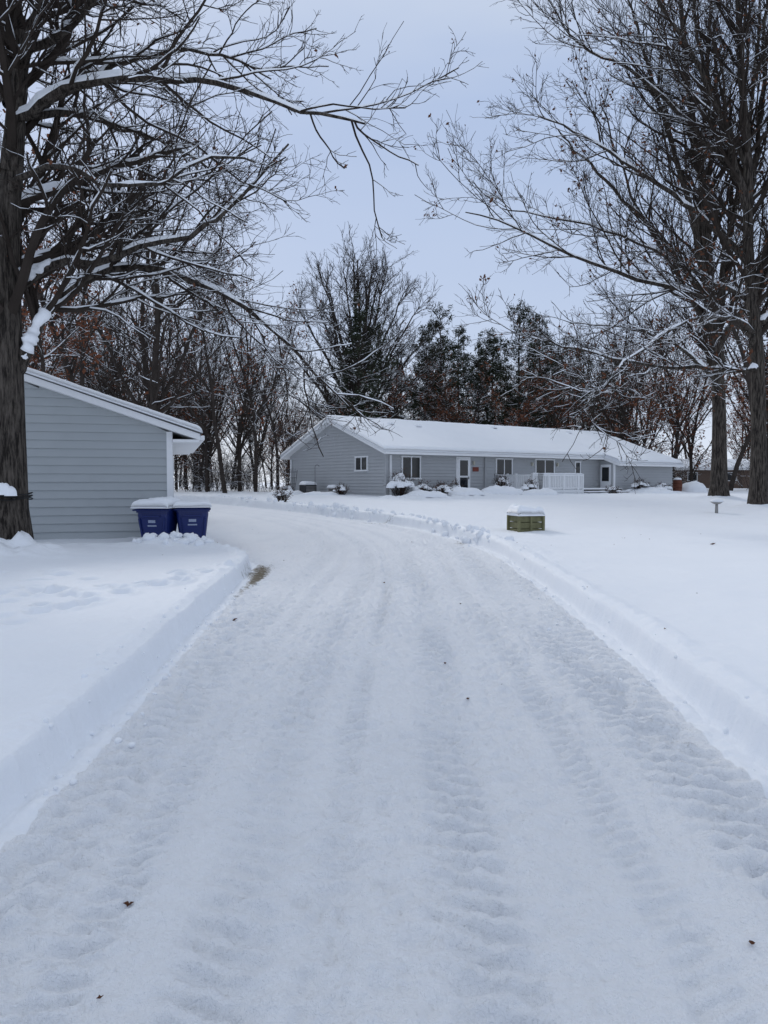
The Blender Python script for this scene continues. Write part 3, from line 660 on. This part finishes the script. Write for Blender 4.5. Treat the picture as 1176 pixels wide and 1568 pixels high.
def rail(p0, p1, tag):
    L = math.hypot(p1[0]-p0[0], p1[1]-p0[1]); n = int(L/.14); ux, uy = (p1[0]-p0[0])/L, (p1[1]-p0[1])/L
    horizontal = abs(ux) > .5
    for k, (a, b) in enumerate(((dz+.10, dz+.16), (dz+.84, dz+.92))):
        if horizontal: box('%s_rail_%d' % (tag, k), p0[0], p1[0], p0[1]-.04, p0[1]+.04, a, b, M_WHITE, house)
        else: box('%s_rail_%d' % (tag, k), p0[0]-.04, p0[0]+.04, p0[1], p1[1], a, b, M_WHITE, house)
    V = []; F = []
    for i in range(n+1):
        w = .06 if i % 9 == 0 or i == n else .032; h = dz+.98 if w > .05 else dz+.84; zb = dz-.4 if w > .05 else dz+.16
        x = p0[0]+ux*L*i/n; y = p0[1]+uy*L*i/n; k = len(V)
        V += [(x+a*w, y+b*w, z) for z in (zb, h) for a, b in ((-1, -1), (1, -1), (1, 1), (-1, 1))]
        F += [(k, k+1, k+2, k+3), (k+4, k+5, k+6, k+7)]+[(k+j, k+(j+1) % 4, k+4+(j+1) % 4, k+4+j) for j in range(4)]
    pyd(tag+'_balusters', V, F, M_WHITE, house)
    if horizontal: snow_sheet(tag+'_rail_snow', (p0[0], p0[1]-.05, dz+.925), (p1[0], p0[1]-.05, dz+.925), (p1[0], p0[1]+.05, dz+.925), (p0[0], p0[1]+.05, dz+.925), .09, ew=.05, parent=house)
rail((dk0, -2.15), (dk1, -2.15), 'front'); rail((dk0+.0, -2.1), (dk0+.0, -.1), 'left'); 
for i in range(3):
    z = 1.16-i*.16+.02; y0 = -2.0-i*.42
    box('platform_step_%d' % i, 13.3, 17.0+.2*i, y0, -.1 if i == 0 else y0+.42, .45, z, M_DARKM, house)
    snow_sheet('step_snow_%d' % i, (13.25, y0-.02, z), (17.0+.2*i, y0-.02, z), (17.0+.2*i, (-.1 if i == 0 else y0+.41), z), (13.25, (-.1 if i == 0 else y0+.41), z), .08, ew=.07, parent=house)

def HW(x, y): return (.1+.8192*x-.5736*y, 39+.5736*x+.8192*y)

# ------------------------------------------------------------------ garage
gar = empty('detached_garage', (-5.39, 18.7, 0), math.radians(16.3))
GW = 9.0; GD = 8.0; GT = 2.93; GS = .335
siding('gable_siding', (-GW, 0), (1, 0), (0, -1), GW, .02, GT, GS, m=M_SIDING, parent=gar, seed=11, course=.203)
siding('right_siding', (0, 0), (0, 1), (1, 0), GD, .02, GT, m=M_SIDING, parent=gar, seed=12, course=.203)
siding('left_siding', (-GW, GD), (0, -1), (-1, 0), GD, .02, GT, m=M_SIDING, parent=gar, seed=13, course=.203)
siding('back_gable_siding', (0, GD), (-1, 0), (0, 1), GW, .02, GT, GS, m=M_SIDING, parent=gar, seed=14, course=.203)
box('corner_trim', -.09, .055, -.055, .09, .0, GT-.02, M_WHITE, gar)
GO = .72; GR = .38; xr = -GW/2; zr = GT+GS*GW/2
def slabx(name, xa, za, xb, zb, y0, y1, th, m, p):
    V = [(xa, y0, za), (xb, y0, zb), (xb, y1, zb), (xa, y1, za), (xa, y0, za+th), (xb, y0, zb+th), (xb, y1, zb+th), (xa, y1, za+th)]
    F = [(0, 3, 2, 1), (4, 5, 6, 7), (0, 1, 5, 4), (1, 2, 6, 5), (2, 3, 7, 6), (3, 0, 4, 7)]
    return pyd(name, V, F, m, p)
slabx('roof_right', xr, zr, GO, GT-GS*GO, -GR, GD+GR, .16, M_WHITE, gar)
slabx('roof_left', -GW-GO, GT-GS*GO, xr, zr, -GR, GD+GR, .16, M_WHITE, gar)
box('eave_return', .06, GO-.02, -GR+.03, GD+GR-.03, GT-GS*GO-.05, GT-GS*GO+.02, M_WHITE, gar)
box('gutter', GO, GO+.11, -GR, GD+GR, GT-GS*GO-.0, GT-GS*GO+.12, M_WHITE, gar, .02)
slabx('drip_edge', xr, zr+.16, GO+.02, GT-GS*(GO+.02)+.16, -GR-.03, GD+GR+.03, .02, M_SHINGLE, gar)
zt1 = GT-GS*GO+.18
snow_sheet('roof_snow_right', (GO+.06, -GR-.05, zt1), (GO+.06, GD+GR+.05, zt1), (xr, GD+GR+.05, zr+.182), (xr, -GR-.05, zr+.182), .16, (1, 1, 1, 0), .14, .08, .16, gar, seed=3)
snow_sheet('roof_snow_left', (-GW-GO-.04, GD+GR+.03, zt1-.03), (-GW-GO-.04, -GR-.03, zt1-.03), (xr, -GR-.03, zr+.182), (xr, GD+GR+.03, zr+.182), .16, (1, 1, 1, 0), .14, .08, .2, gar, seed=3)
box('garage_door_trim', .0, .07, 1.0, 6.2, .05, 2.45, M_WHITE, gar)
for i in range(4): box('garage_door_panel_%d' % i, .07, .09, 1.12, 6.08, .1+i*.57, .62+i*.57, M_WHITE, gar, .01)

# ------------------------------------------------------------------ wheeled bins
def bin_(loc, rz, snowh, sc=1.0):
    e = empty('wheeled_bin', loc, rz); e.scale = (sc, sc, sc)
    w0, w1, d0, d1, h = .26, .35, .27, .38, 1.0
    V = []; zs_ = [.06, .12, .86, .93, .93, .99]; ws = [w0-.02, w0, w1, w1, w1+.03, w1+.03]; ds = [d0-.02, d0, d1, d1, d1+.03, d1+.03]
    F = []; n = 16
    for z, a, b in zip(zs_, ws, ds):
        for i in range(n):
            t = 2*math.pi*(i+.5)/n; c, s_ = math.cos(t), math.sin(t); k = .28
            V.append((a*math.copysign(abs(c)**k, c), b*math.copysign(abs(s_)**k, s_), z))
    for j in range(len(zs_)-1):
        for i in range(n): F.append((j*n+i, j*n+(i+1) % n, (j+1)*n+(i+1) % n, (j+1)*n+i))
    F += [tuple(range(n)), tuple(range((len(zs_)-1)*n, len(zs_)*n))]
    pyd('body', V, F, M_BLUE, e, False)
    V = []; F = []; nu = 8
    for i in range(nu+1):
        for j in range(nu+1):
            u = i/nu*2-1; v_ = j/nu*2-1
            V.append((u*(w1+.05), v_*(d1+.07), 1.0+.07*(1-u**4)*(1-v_**4)))
    for i in range(nu):
        for j in range(nu): a = i*(nu+1)+j; F.append((a, a+nu+1, a+nu+2, a+1))
    ld = pyd('lid', V, F, M_BLUE, e, True); md = ld.modifiers.new('s', 'SOLIDIFY'); md.thickness = .03; md.offset = -1
    cyl('axle', (-w1, d0+.03, .11), (w1, d0+.03, .11), .015, .015, M_BLACK, e)
    for sx in (-1, 1): cyl('wheel_%d' % (sx > 0), (sx*(w0+.01), d0+.04, .11), (sx*(w0+.07), d0+.04, .11), .11, .11, M_BLACK, e, 20)
    cyl('handle', (-w1+.05, d1+.11, .98), (w1-.05, d1+.11, .98), .018, .018, M_BLUE, e)
    for sx in (-1, 1): box('handle_arm_%d' % (sx > 0), sx*(w1-.07)-.015, sx*(w1-.07)+.015, d1, d1+.11, .95, 1.0, M_BLUE, e)
    box('grab_bar', -.2, .2, -d1-.045, -d1-.0, .83, .87, M_BLUE, e, .01)
    for sx in (-1, 1):
        V = [(sx*.20, -.275, .14), (sx*.23, -.275, .14), (sx*.26, -.392, .8), (sx*.30, -.392, .8), (sx*.20, -.24, .14), (sx*.23, -.24, .14), (sx*.26, -.35, .8), (sx*.30, -.35, .8)]
        pyd('rib_%d' % (sx > 0), V, [(0, 1, 3, 2), (4, 6, 7, 5), (0, 2, 6, 4), (1, 5, 7, 3), (0, 4, 5, 1), (2, 3, 7, 6)], M_BLUE, e)
    def fy(z): return -(d0+(d1-d0)*(z-.12)/.74)-.006
    for nm, hw, z0, z1 in (('label', .08, .71, .77), ('label_text', .10, .63, .66)):
        pyd(nm, [(-hw, fy(z0), z0), (hw, fy(z0), z0), (hw, fy(z1), z1), (-hw, fy(z1), z1)], [(0, 1, 2, 3)], M_LABEL, e)
    if snowh > 0: snow_sheet('lid_snow', (-w1-.07, -d1-.12, 1.03), (w1+.07, -d1-.12, 1.03), (w1+.07, d1+.06, 1.03), (-w1-.07, d1+.06, 1.03), snowh, ew=.12, nz=.25, parent=e, res=.05, seed=loc[0], emin=.25)
    return e
bin_((-5.34, 17.5, -.06), math.radians(-6), .20, 1.07)
bin_((-4.60, 17.75, -.04), math.radians(14), .12, 1.06)

# ------------------------------------------------------------------ timber planter box with snow cap
px_, py_ = 3.95, 20.6; pz = gz(px_, py_)-.10
pb = empty('timber_planter_box', (px_, py_, pz), math.radians(14)); pb.scale = (.80, .80, 1.2)
for i in range(3):
    z = i*.15
    for s_ in (-1, 1):
        box('side_timber_%d_%d' % (i, s_ > 0), -.43+.0, .43, s_*.38-.05, s_*.38+.05, z, z+.138, M_WOOD, pb, .012)
        box('end_timber_%d_%d' % (i, s_ > 0), s_*.38-.05, s_*.38+.05, -.325, .325, z+.002, z+.136, M_WOOD, pb, .012)
for i, (a, b_) in enumerate(((-1, -1), (1, -1), (1, 1), (-1, 1))): box('post_%d' % i, a*.45-.045, a*.45+.045, b_*.45-.045, b_*.45+.045, -.1, .47, M_WOOD, pb, .01)
box('centre_post', -.04, .04, -.475, -.432, -.1, .45, M_WOOD, pb, .01)
snow_sheet('snow_cap', (-.5, -.5, .44), (.5, -.5, .44), (.5, .5, .44), (-.5, .5, .44), .24, ew=.18, nz=.2, parent=pb, res=.05, emin=.3)

bx_, by_ = 12.15, 27.0; bz = gz(bx_, by_)-.12
bb = empty('bird_bath', (bx_, by_, bz)); bb.scale = (.9, .9, .9)
cyl('foot', (0, 0, 0), (0, 0, .08), .17, .13, M_STONE, bb); cyl('pedestal', (0, 0, .08), (0, 0, .5), .07, .055, M_STONE, bb); cyl('bowl', (0, 0, .5), (0, 0, .6), .1, .27, M_STONE, bb, 20)
snow_blob('bowl_snow', (0, 0, .58), .26, .26, .14, bb, 2)

def trellis(x, y, h, w):
    e = empty('garden_trellis', (x, y, gz(x, y)-.1), math.radians(35))
    for i in range(5):
        a = (i-2)/2; cyl('rod_%d' % i, (a*w*.3, 0, 0), (a*w, 0, h*(1-.08*abs(a))), .014, .014, M_DARKM, e, 6)
    for j in range(3):
        z = h*(.4+.22*j); ww = w*(.3+.7*(z/h)); cyl('bar_%d' % j, (-ww, 0, z), (ww, 0, z), .012, .012, M_DARKM, e, 6)
trellis(*HW(7.1, -1.0), 1.35, .25); trellis(*HW(-.5, 9.4), 1.7, .3); trellis(*HW(8.9, -2.6), 1.5, .2)
hx, hy = HW(-.8, 6.1); hk = empty('shepherd_hook', (hx, hy, gz(hx, hy)-.1)); cyl('pole', (0, 0, 0), (0, 0, 1.7), .014, .014, M_DARKM, hk, 6)
for i in range(6):
    a0, a1 = math.pi*i/6, math.pi*(i+1)/6
    cyl('hook_%d' % i, (.12-.12*math.cos(a0), 0, 1.7+.12*math.sin(a0)), (.12-.12*math.cos(a1), 0, 1.7+.12*math.sin(a1)), .012, .012, M_DARKM, hk, 6)
ax, ay = HW(-1.0, 6.6); ac = empty('air_conditioner_unit', (ax, ay, gz(ax, ay)-.08), math.radians(35))
box('case', -.38, .38, -.38, .38, .05, .62, M_DARKM, ac, .03); box('pad', -.45, .45, -.45, .45, 0, .05, M_STONE, ac)
for i in range(6): box('louvre_%d' % i, -.33, .33, -.395, -.378, .12+i*.075, .15+i*.075, M_STONE, ac)
snow_sheet('snow_cap', (-.4, -.4, .62), (.4, -.4, .62), (.4, .4, .62), (-.4, .4, .62), .22, ew=.2, parent=ac, res=.06, emin=.2)
sx_, sy_ = HW(-.9, 3.9); st = empty('garden_bench', (sx_, sy_, gz(sx_, sy_)-.05), math.radians(125))
box('seat', -.35, .35, -.18, .18, .36, .41, M_STONE, st, .01)
for s_ in (-1, 1): box('leg_%d' % (s_ > 0), s_*.26-.05, s_*.26+.05, -.14, .14, 0, .36, M_STONE, st)
snow_sheet('snow_cap', (-.37, -.2, .41), (.37, -.2, .41), (.37, .2, .41), (-.37, .2, .41), .18, ew=.12, parent=st, res=.05, emin=.2)
qx, qy = HW(24.6, -.9); ba = empty('rain_barrel', (qx, qy, gz(qx, qy)-.05))
for i, (z0, z1, ra, rb) in enumerate(((0, .3, .27, .32), (.3, .6, .32, .32), (.6, .92, .32, .27))): cyl('stave_band_%d' % i, (0, 0, z0), (0, 0, z1), ra, rb, M_BARREL, ba, 20)
snow_blob('barrel_snow', (0, 0, .91), .28, .28, .16, ba, 4)
mx_, my_ = HW(26.0, -1.2); snow_blob('snow_pile', (mx_, my_, gz(mx_, my_)-.1), 1.0, .9, .8, None, 7)

def shrub(x, y, w, h, seed, nsnow=6):
    r = np.random.default_rng(seed); tm = TM(); P = []; R = []; z0 = gz(x, y)-.1
    for i in range(34):
        a = r.uniform(0, 6.28); q = r.uniform(.2, 1); e = np.array([x+math.cos(a)*w*q, y+math.sin(a)*w*q, z0+h*r.uniform(.7, 1.15)*(1.15-.4*q)])
        b0 = np.array([x+math.cos(a)*w*q*.3, y+math.sin(a)*w*q*.3, z0]); P.append(resample([b0, (b0+e)/2+r.normal(0, .04, 3), e], 6, r, .01)); R.append(.013*(1-.6*np.linspace(0, 1, 6)))
    P = np.array(P); R = np.array(R); tm.tubes(P, R, 4)
    P1, R1 = grow(r, P, R, 12, .4, .35, .8, 4, .2, .03, .7, .007); tm.tubes(P1, R1, 3)
    tm.quads(np.concatenate([P1[:, -1]]), .03, r, 2); 
    me = tm.mesh('shrub', [M_TWIG, M_TSNOW, M_LEAF]); o = bpy.data.objects.new('snowy_shrub', me); COL.objects.link(o)
    for i in range(nsnow):
        a = r.uniform(0, 6.28); q = r.uniform(0, .85); s_ = r.uniform(.6, 1.15)
        snow_blob('snow_clump_%d' % i, (x+math.cos(a)*w*q, y+math.sin(a)*w*q, z0+h*(.85-.5*q)), w*.34*s_, w*.3*s_, h*.22*s_, o, seed+i, amp=.8)
for i, (lx, ly, w, h, ns) in enumerate(((.2, -1.0, .75, 1.2, 26), (1.6, -1.1, .6, .75, 12), (3.0, -1.0, .6, .7, 12), (4.0, -.9, .4, .8, 8), (6.7, -1.8, .55, .85, 12), (8.0, -2.6, .5, .75, 12), (-1.5, 8.2, .5, .6, 7), (18.5, -2.2, .6, .7, 12), (21, -2.2, .6, .6, 12), (14, -3.6, .5, .5, 9), (2.2, -2.0, .5, .6, 8), (-1.4, 2.2, .45, .6, 7))):
    shrub(*HW(lx, ly), w, h, 900+i, ns)
shrub(-4.6, 33.6, .5, .65, 950, 9)
sb = empty('snow_heaps')
for i, (lx, ly, a, b_, h) in enumerate(((3.6, -1.9, 1.4, .6, .36), (6.0, -2.3, 1.2, .6, .42), (7.9, -3.6, 1.1, .6, .34), (1.0, -2.2, 1.1, .6, .3), (19, -2.6, 1.6, .5, .4), (-2.2, 3, 1.2, .6, .2), (-2.2, 7, 1.2, .7, .25), (17.8, -4.2, 1.2, .5, .25))):
    x, y = HW(lx, ly); snow_blob('heap_%d' % i, (x, y, gz(x, y)-.06), a, b_, h, sb, i*3.3, amp=1.2)
r = np.random.default_rng(9); V = []; F = []
ico = bmesh.new(); bmesh.ops.create_icosphere(ico, subdivisions=2, radius=1); iv = np.array([v.co[:] for v in ico.verts]); ifc = np.array([[v.index for v in f.verts] for f in ico.faces]); ico.free()
cl_pts = []
for k in range(460):
    t = r.random()
    if k < 90: a, b_ = np.array([-4.0, 31.7]), np.array([.9, 24.9])
    elif k < 130: a, b_ = np.array([-9.0, 38.4]), np.array([-4.0, 32.0])
    elif k < 180: a, b_ = np.array([1.1, 24.5], float), np.array([2.8, 17.5])
    elif k < 225: a, b_ = np.array([-5.6, 16.6]), np.array([-3.6, 16.4])
    elif k < 340: a, b_ = np.array([2.45, 15.]), np.array([2.05, 4.])
    else: a, b_ = np.array([-2.15, 12.]), np.array([-1.8, 3.5])
    cl_pts.append((a*(1-t)+b_*t+r.normal(0, .16, 2), r.uniform(.03, .12) if k < 225 else r.uniform(.005, .024)))
xy = np.array([c[0] for c in cl_pts]); zz = terrain(xy[:, 0], xy[:, 1])
for k, (p, s_) in enumerate(cl_pts):
    q = iv*s_*r.uniform(.6, 1.3, 3)*(1+.35*(r.random((len(iv), 1))-.5))
    V.append(q+np.array([p[0], p[1], zz[k]+s_*.2])); F.append(ifc+k*len(iv))
mesh_np('snow_clods', np.concatenate(V), np.concatenate(F), M_SNOW, smooth=True)
r = np.random.default_rng(19); pts = [(-1.0, 2.83, .014), (1.3, 2.55, .012), (.62, 5.4, .014), (-1.78, 8.7, .03), (.95, 5.9, .010), (-.9, 2.28, .008), (.55, 6.6, .012), (7.4, 16.6, .06), (.0, 11.9, .02)]
for k in range(28): pts.append((r.uniform(-5, 9), 6+20*r.random()**.8, r.uniform(.006, .015)))
pts = np.array(pts); zz = terrain(pts[:, 0], pts[:, 1]); V = []; F = []
for k, (x, y, s_) in enumerate(pts):
    a = r.uniform(0, 6.28); n0 = len(V)
    for j in range(8):
        w = a+j*math.pi/4; rr = s_*(1.1 if j % 2 == 0 else .7)*(1.5 if j in (0, 4) else 1)
        V.append((x+math.cos(w)*rr, y+math.sin(w)*rr, zz[k]+.008+s_*.9*r.random()))
    V.append((x, y, zz[k]+.004))
    for j in range(8): F.append((n0+j, n0+(j+1) % 8, n0+8))
mesh_np('fallen_leaves', np.array(V), np.array(F), M_LEAF)
def on_oak(o): o.parent = oak
r = np.random.default_rng(4); K = 22
for nm, pts, rad in (('fork_snow', [(-7.03, Y0-.04, 4.05), (-6.94, Y0+.0, 4.4), (-6.82, Y0+.1, 4.78), (-6.58, Y0+.3, 5.25)], .115), ('fork_snow_upper', [(-7.08, Y0, 5.56), (-6.9, Y0+.05, 5.72), (-6.55, Y0+.15, 6.02)], .075)):
    P = resample(pts, K, r, .014)[None]; q = np.linspace(0, 1, K); R = (rad*np.sin(np.pi*np.clip(q*.93+.04, 0, 1))**.7*(1+.22*r.normal(0, 1, K))+.01)[None]
    V, F = tubes(P, R, 12); on_oak(mesh_np(nm, V, F, M_SNOW, smooth=True))
for i, (dx, z, rx, h) in enumerate(((-.12, 1.42, .14, .2), (.05, 1.40, .17, .24), (.2, 1.38, .12, .15))):
    on_oak(snow_blob('knot_snow_%d' % i, (-7.40+dx, Y0-.33, z), rx, .12, h, None, 5+i, amp=1.2))
for j in range(3):
    V = []; F = []; n = 40
    for i in range(n):
        a = 2*math.pi*i/n; 
        for s_ in range(4):
            w = s_*math.pi/2; rr = .41+.012*math.cos(w); V.append((-7.39+math.cos(a)*rr, Y0+math.sin(a)*rr, 1.42-.05*j+.02*math.sin(a*3+j)+.012*math.sin(w)))
    for i in range(n):
        for s_ in range(4): F.append((i*4+s_, i*4+(s_+1) % 4, ((i+1) % n)*4+(s_+1) % 4, ((i+1) % n)*4+s_))
    on_oak(pyd('light_string_%d' % j, V, F, M_BLACK))

# ------------------------------------------------------------------ neighbour house far right
nb = empty('distant_house', (37.5, 84, .8), math.radians(-8))
siding('wall_front', (-4, 0), (1, 0), (0, -1), 8, 0, 2.3, m=M_BROWN, parent=nb, seed=31)
siding('wall_left', (-4, 6), (0, -1), (-1, 0), 6, 0, 2.3, .3, m=M_BROWN, parent=nb, seed=32)
siding('wall_right', (4, 0), (0, 1), (1, 0), 6, 0, 2.3, .3, m=M_BROWN, parent=nb, seed=33)
siding('wall_back', (4, 6), (-1, 0), (0, 1), 8, 0, 2.3, m=M_BROWN, parent=nb, seed=34)
slab('roof_front', -4.4, 4.4, -.4, 3, 2.18, 3.2, .15, M_WHITE, nb); slab('roof_back', -4.4, 4.4, 3, 6.4, 3.2, 2.18, .15, M_WHITE, nb)
snow_sheet('roof_snow_front', (-4.4, -.4, 2.33), (4.4, -.4, 2.33), (4.4, 3, 3.36), (-4.4, 3, 3.36), .2, (1, 1, 1, 0), parent=nb, res=.3)
snow_sheet('roof_snow_back', (4.4, 6.4, 2.33), (-4.4, 6.4, 2.33), (-4.4, 3, 3.36), (4.4, 3, 3.36), .2, (1, 1, 1, 0), parent=nb, res=.3)
for i, xx in enumerate((-2.4, 1.8)):
    box('window_frame_%d' % i, xx-.55, xx+.55, -.06, -.02, .95, 1.95, M_WHITE, nb); box('window_glass_%d' % i, xx-.47, xx+.47, -.08, -.062, 1.03, 1.87, M_GLASS, nb)

# ------------------------------------------------------------------ world / light / camera
w = bpy.data.worlds.new("World"); scene.world = w; w.use_nodes = True; nt = w.node_tree
bg = nt.nodes['Background']; sky = nd(nt, 'ShaderNodeTexSky'); sky.sky_type = 'NISHITA'; sky.sun_disc = False
SAZ, SEL = -24, 29
sky.sun_elevation = math.radians(SEL); sky.sun_rotation = math.radians(SAZ); sky.air_density = 1.2; sky.dust_density = 1.2
tc = nd(nt, 'ShaderNodeTexCoord'); sp = nd(nt, 'ShaderNodeSeparateXYZ'); nt.links.new(tc.outputs['Generated'], sp.inputs[0])
mpn = nd(nt, 'ShaderNodeMapping'); mpn.inputs['Scale'].default_value = (1, 1, 3.2); nt.links.new(tc.outputs['Generated'], mpn.inputs['Vector'])
cn = nd(nt, 'ShaderNodeTexNoise'); cn.inputs['Scale'].default_value = 2.2; cn.inputs['Detail'].default_value = 4; cn.inputs['Roughness'].default_value = .5; nt.links.new(mpn.outputs['Vector'], cn.inputs['Vector'])
ad = nd(nt, 'ShaderNodeMath', operation='MULTIPLY_ADD'); ad.inputs[1].default_value = .30; nt.links.new(cn.outputs['Fac'], ad.inputs[0]); nt.links.new(sp.outputs['Z'], ad.inputs[2])
cr = nd(nt, 'ShaderNodeValToRGB'); el = cr.color_ramp.elements
el[0].position = .14; el[0].color = (.74, .81, .92, 1); el[1].position = .34; el[1].color = (.50, .59, .77, 1)
e2 = el.new(.58); e2.color = (.42, .52, .73, 1); e3 = el.new(.85); e3.color = (.63, .69, .79, 1)
nt.links.new(ad.outputs[0], cr.inputs['Fac'])
sc = nd(nt, 'ShaderNodeVectorMath', operation='SCALE'); sc.inputs['Scale'].default_value = 10; nt.links.new(cr.outputs['Color'], sc.inputs[0])
mx = nd(nt, 'ShaderNodeMix', data_type='RGBA'); mx.inputs['Factor'].default_value = .96
nt.links.new(sky.outputs['Color'], mx.inputs['A']); nt.links.new(sc.outputs['Vector'], mx.inputs['B'])
nt.links.new(mx.outputs['Result'], bg.inputs['Color']); bg.inputs['Strength'].default_value = .107
sl = bpy.data.lights.new('sun', 'SUN'); sl.energy = 1.4; sl.angle = math.radians(13); sl.color = (1, .965, .92)
so = bpy.data.objects.new('sun', sl); COL.objects.link(so)
az = math.radians(SAZ); elv = math.radians(SEL); dvec = Vector((math.sin(az)*math.cos(elv), math.cos(az)*math.cos(elv), math.sin(elv)))
so.rotation_euler = dvec.to_track_quat('Z', 'Y').to_euler()
cam = bpy.data.cameras.new('camera'); co = bpy.data.objects.new('camera', cam); COL.objects.link(co); scene.camera = co
cam.sensor_fit = 'VERTICAL'; cam.sensor_height = 36; cam.lens = 26; cam.clip_end = 2000; cam.clip_start = .05
co.location = (0, 0, 1.65); co.rotation_euler = (math.radians(90-2.33), 0, 0)
scene.view_settings.view_transform = 'Standard'; scene.view_settings.look = 'None'; scene.view_settings.exposure = 0
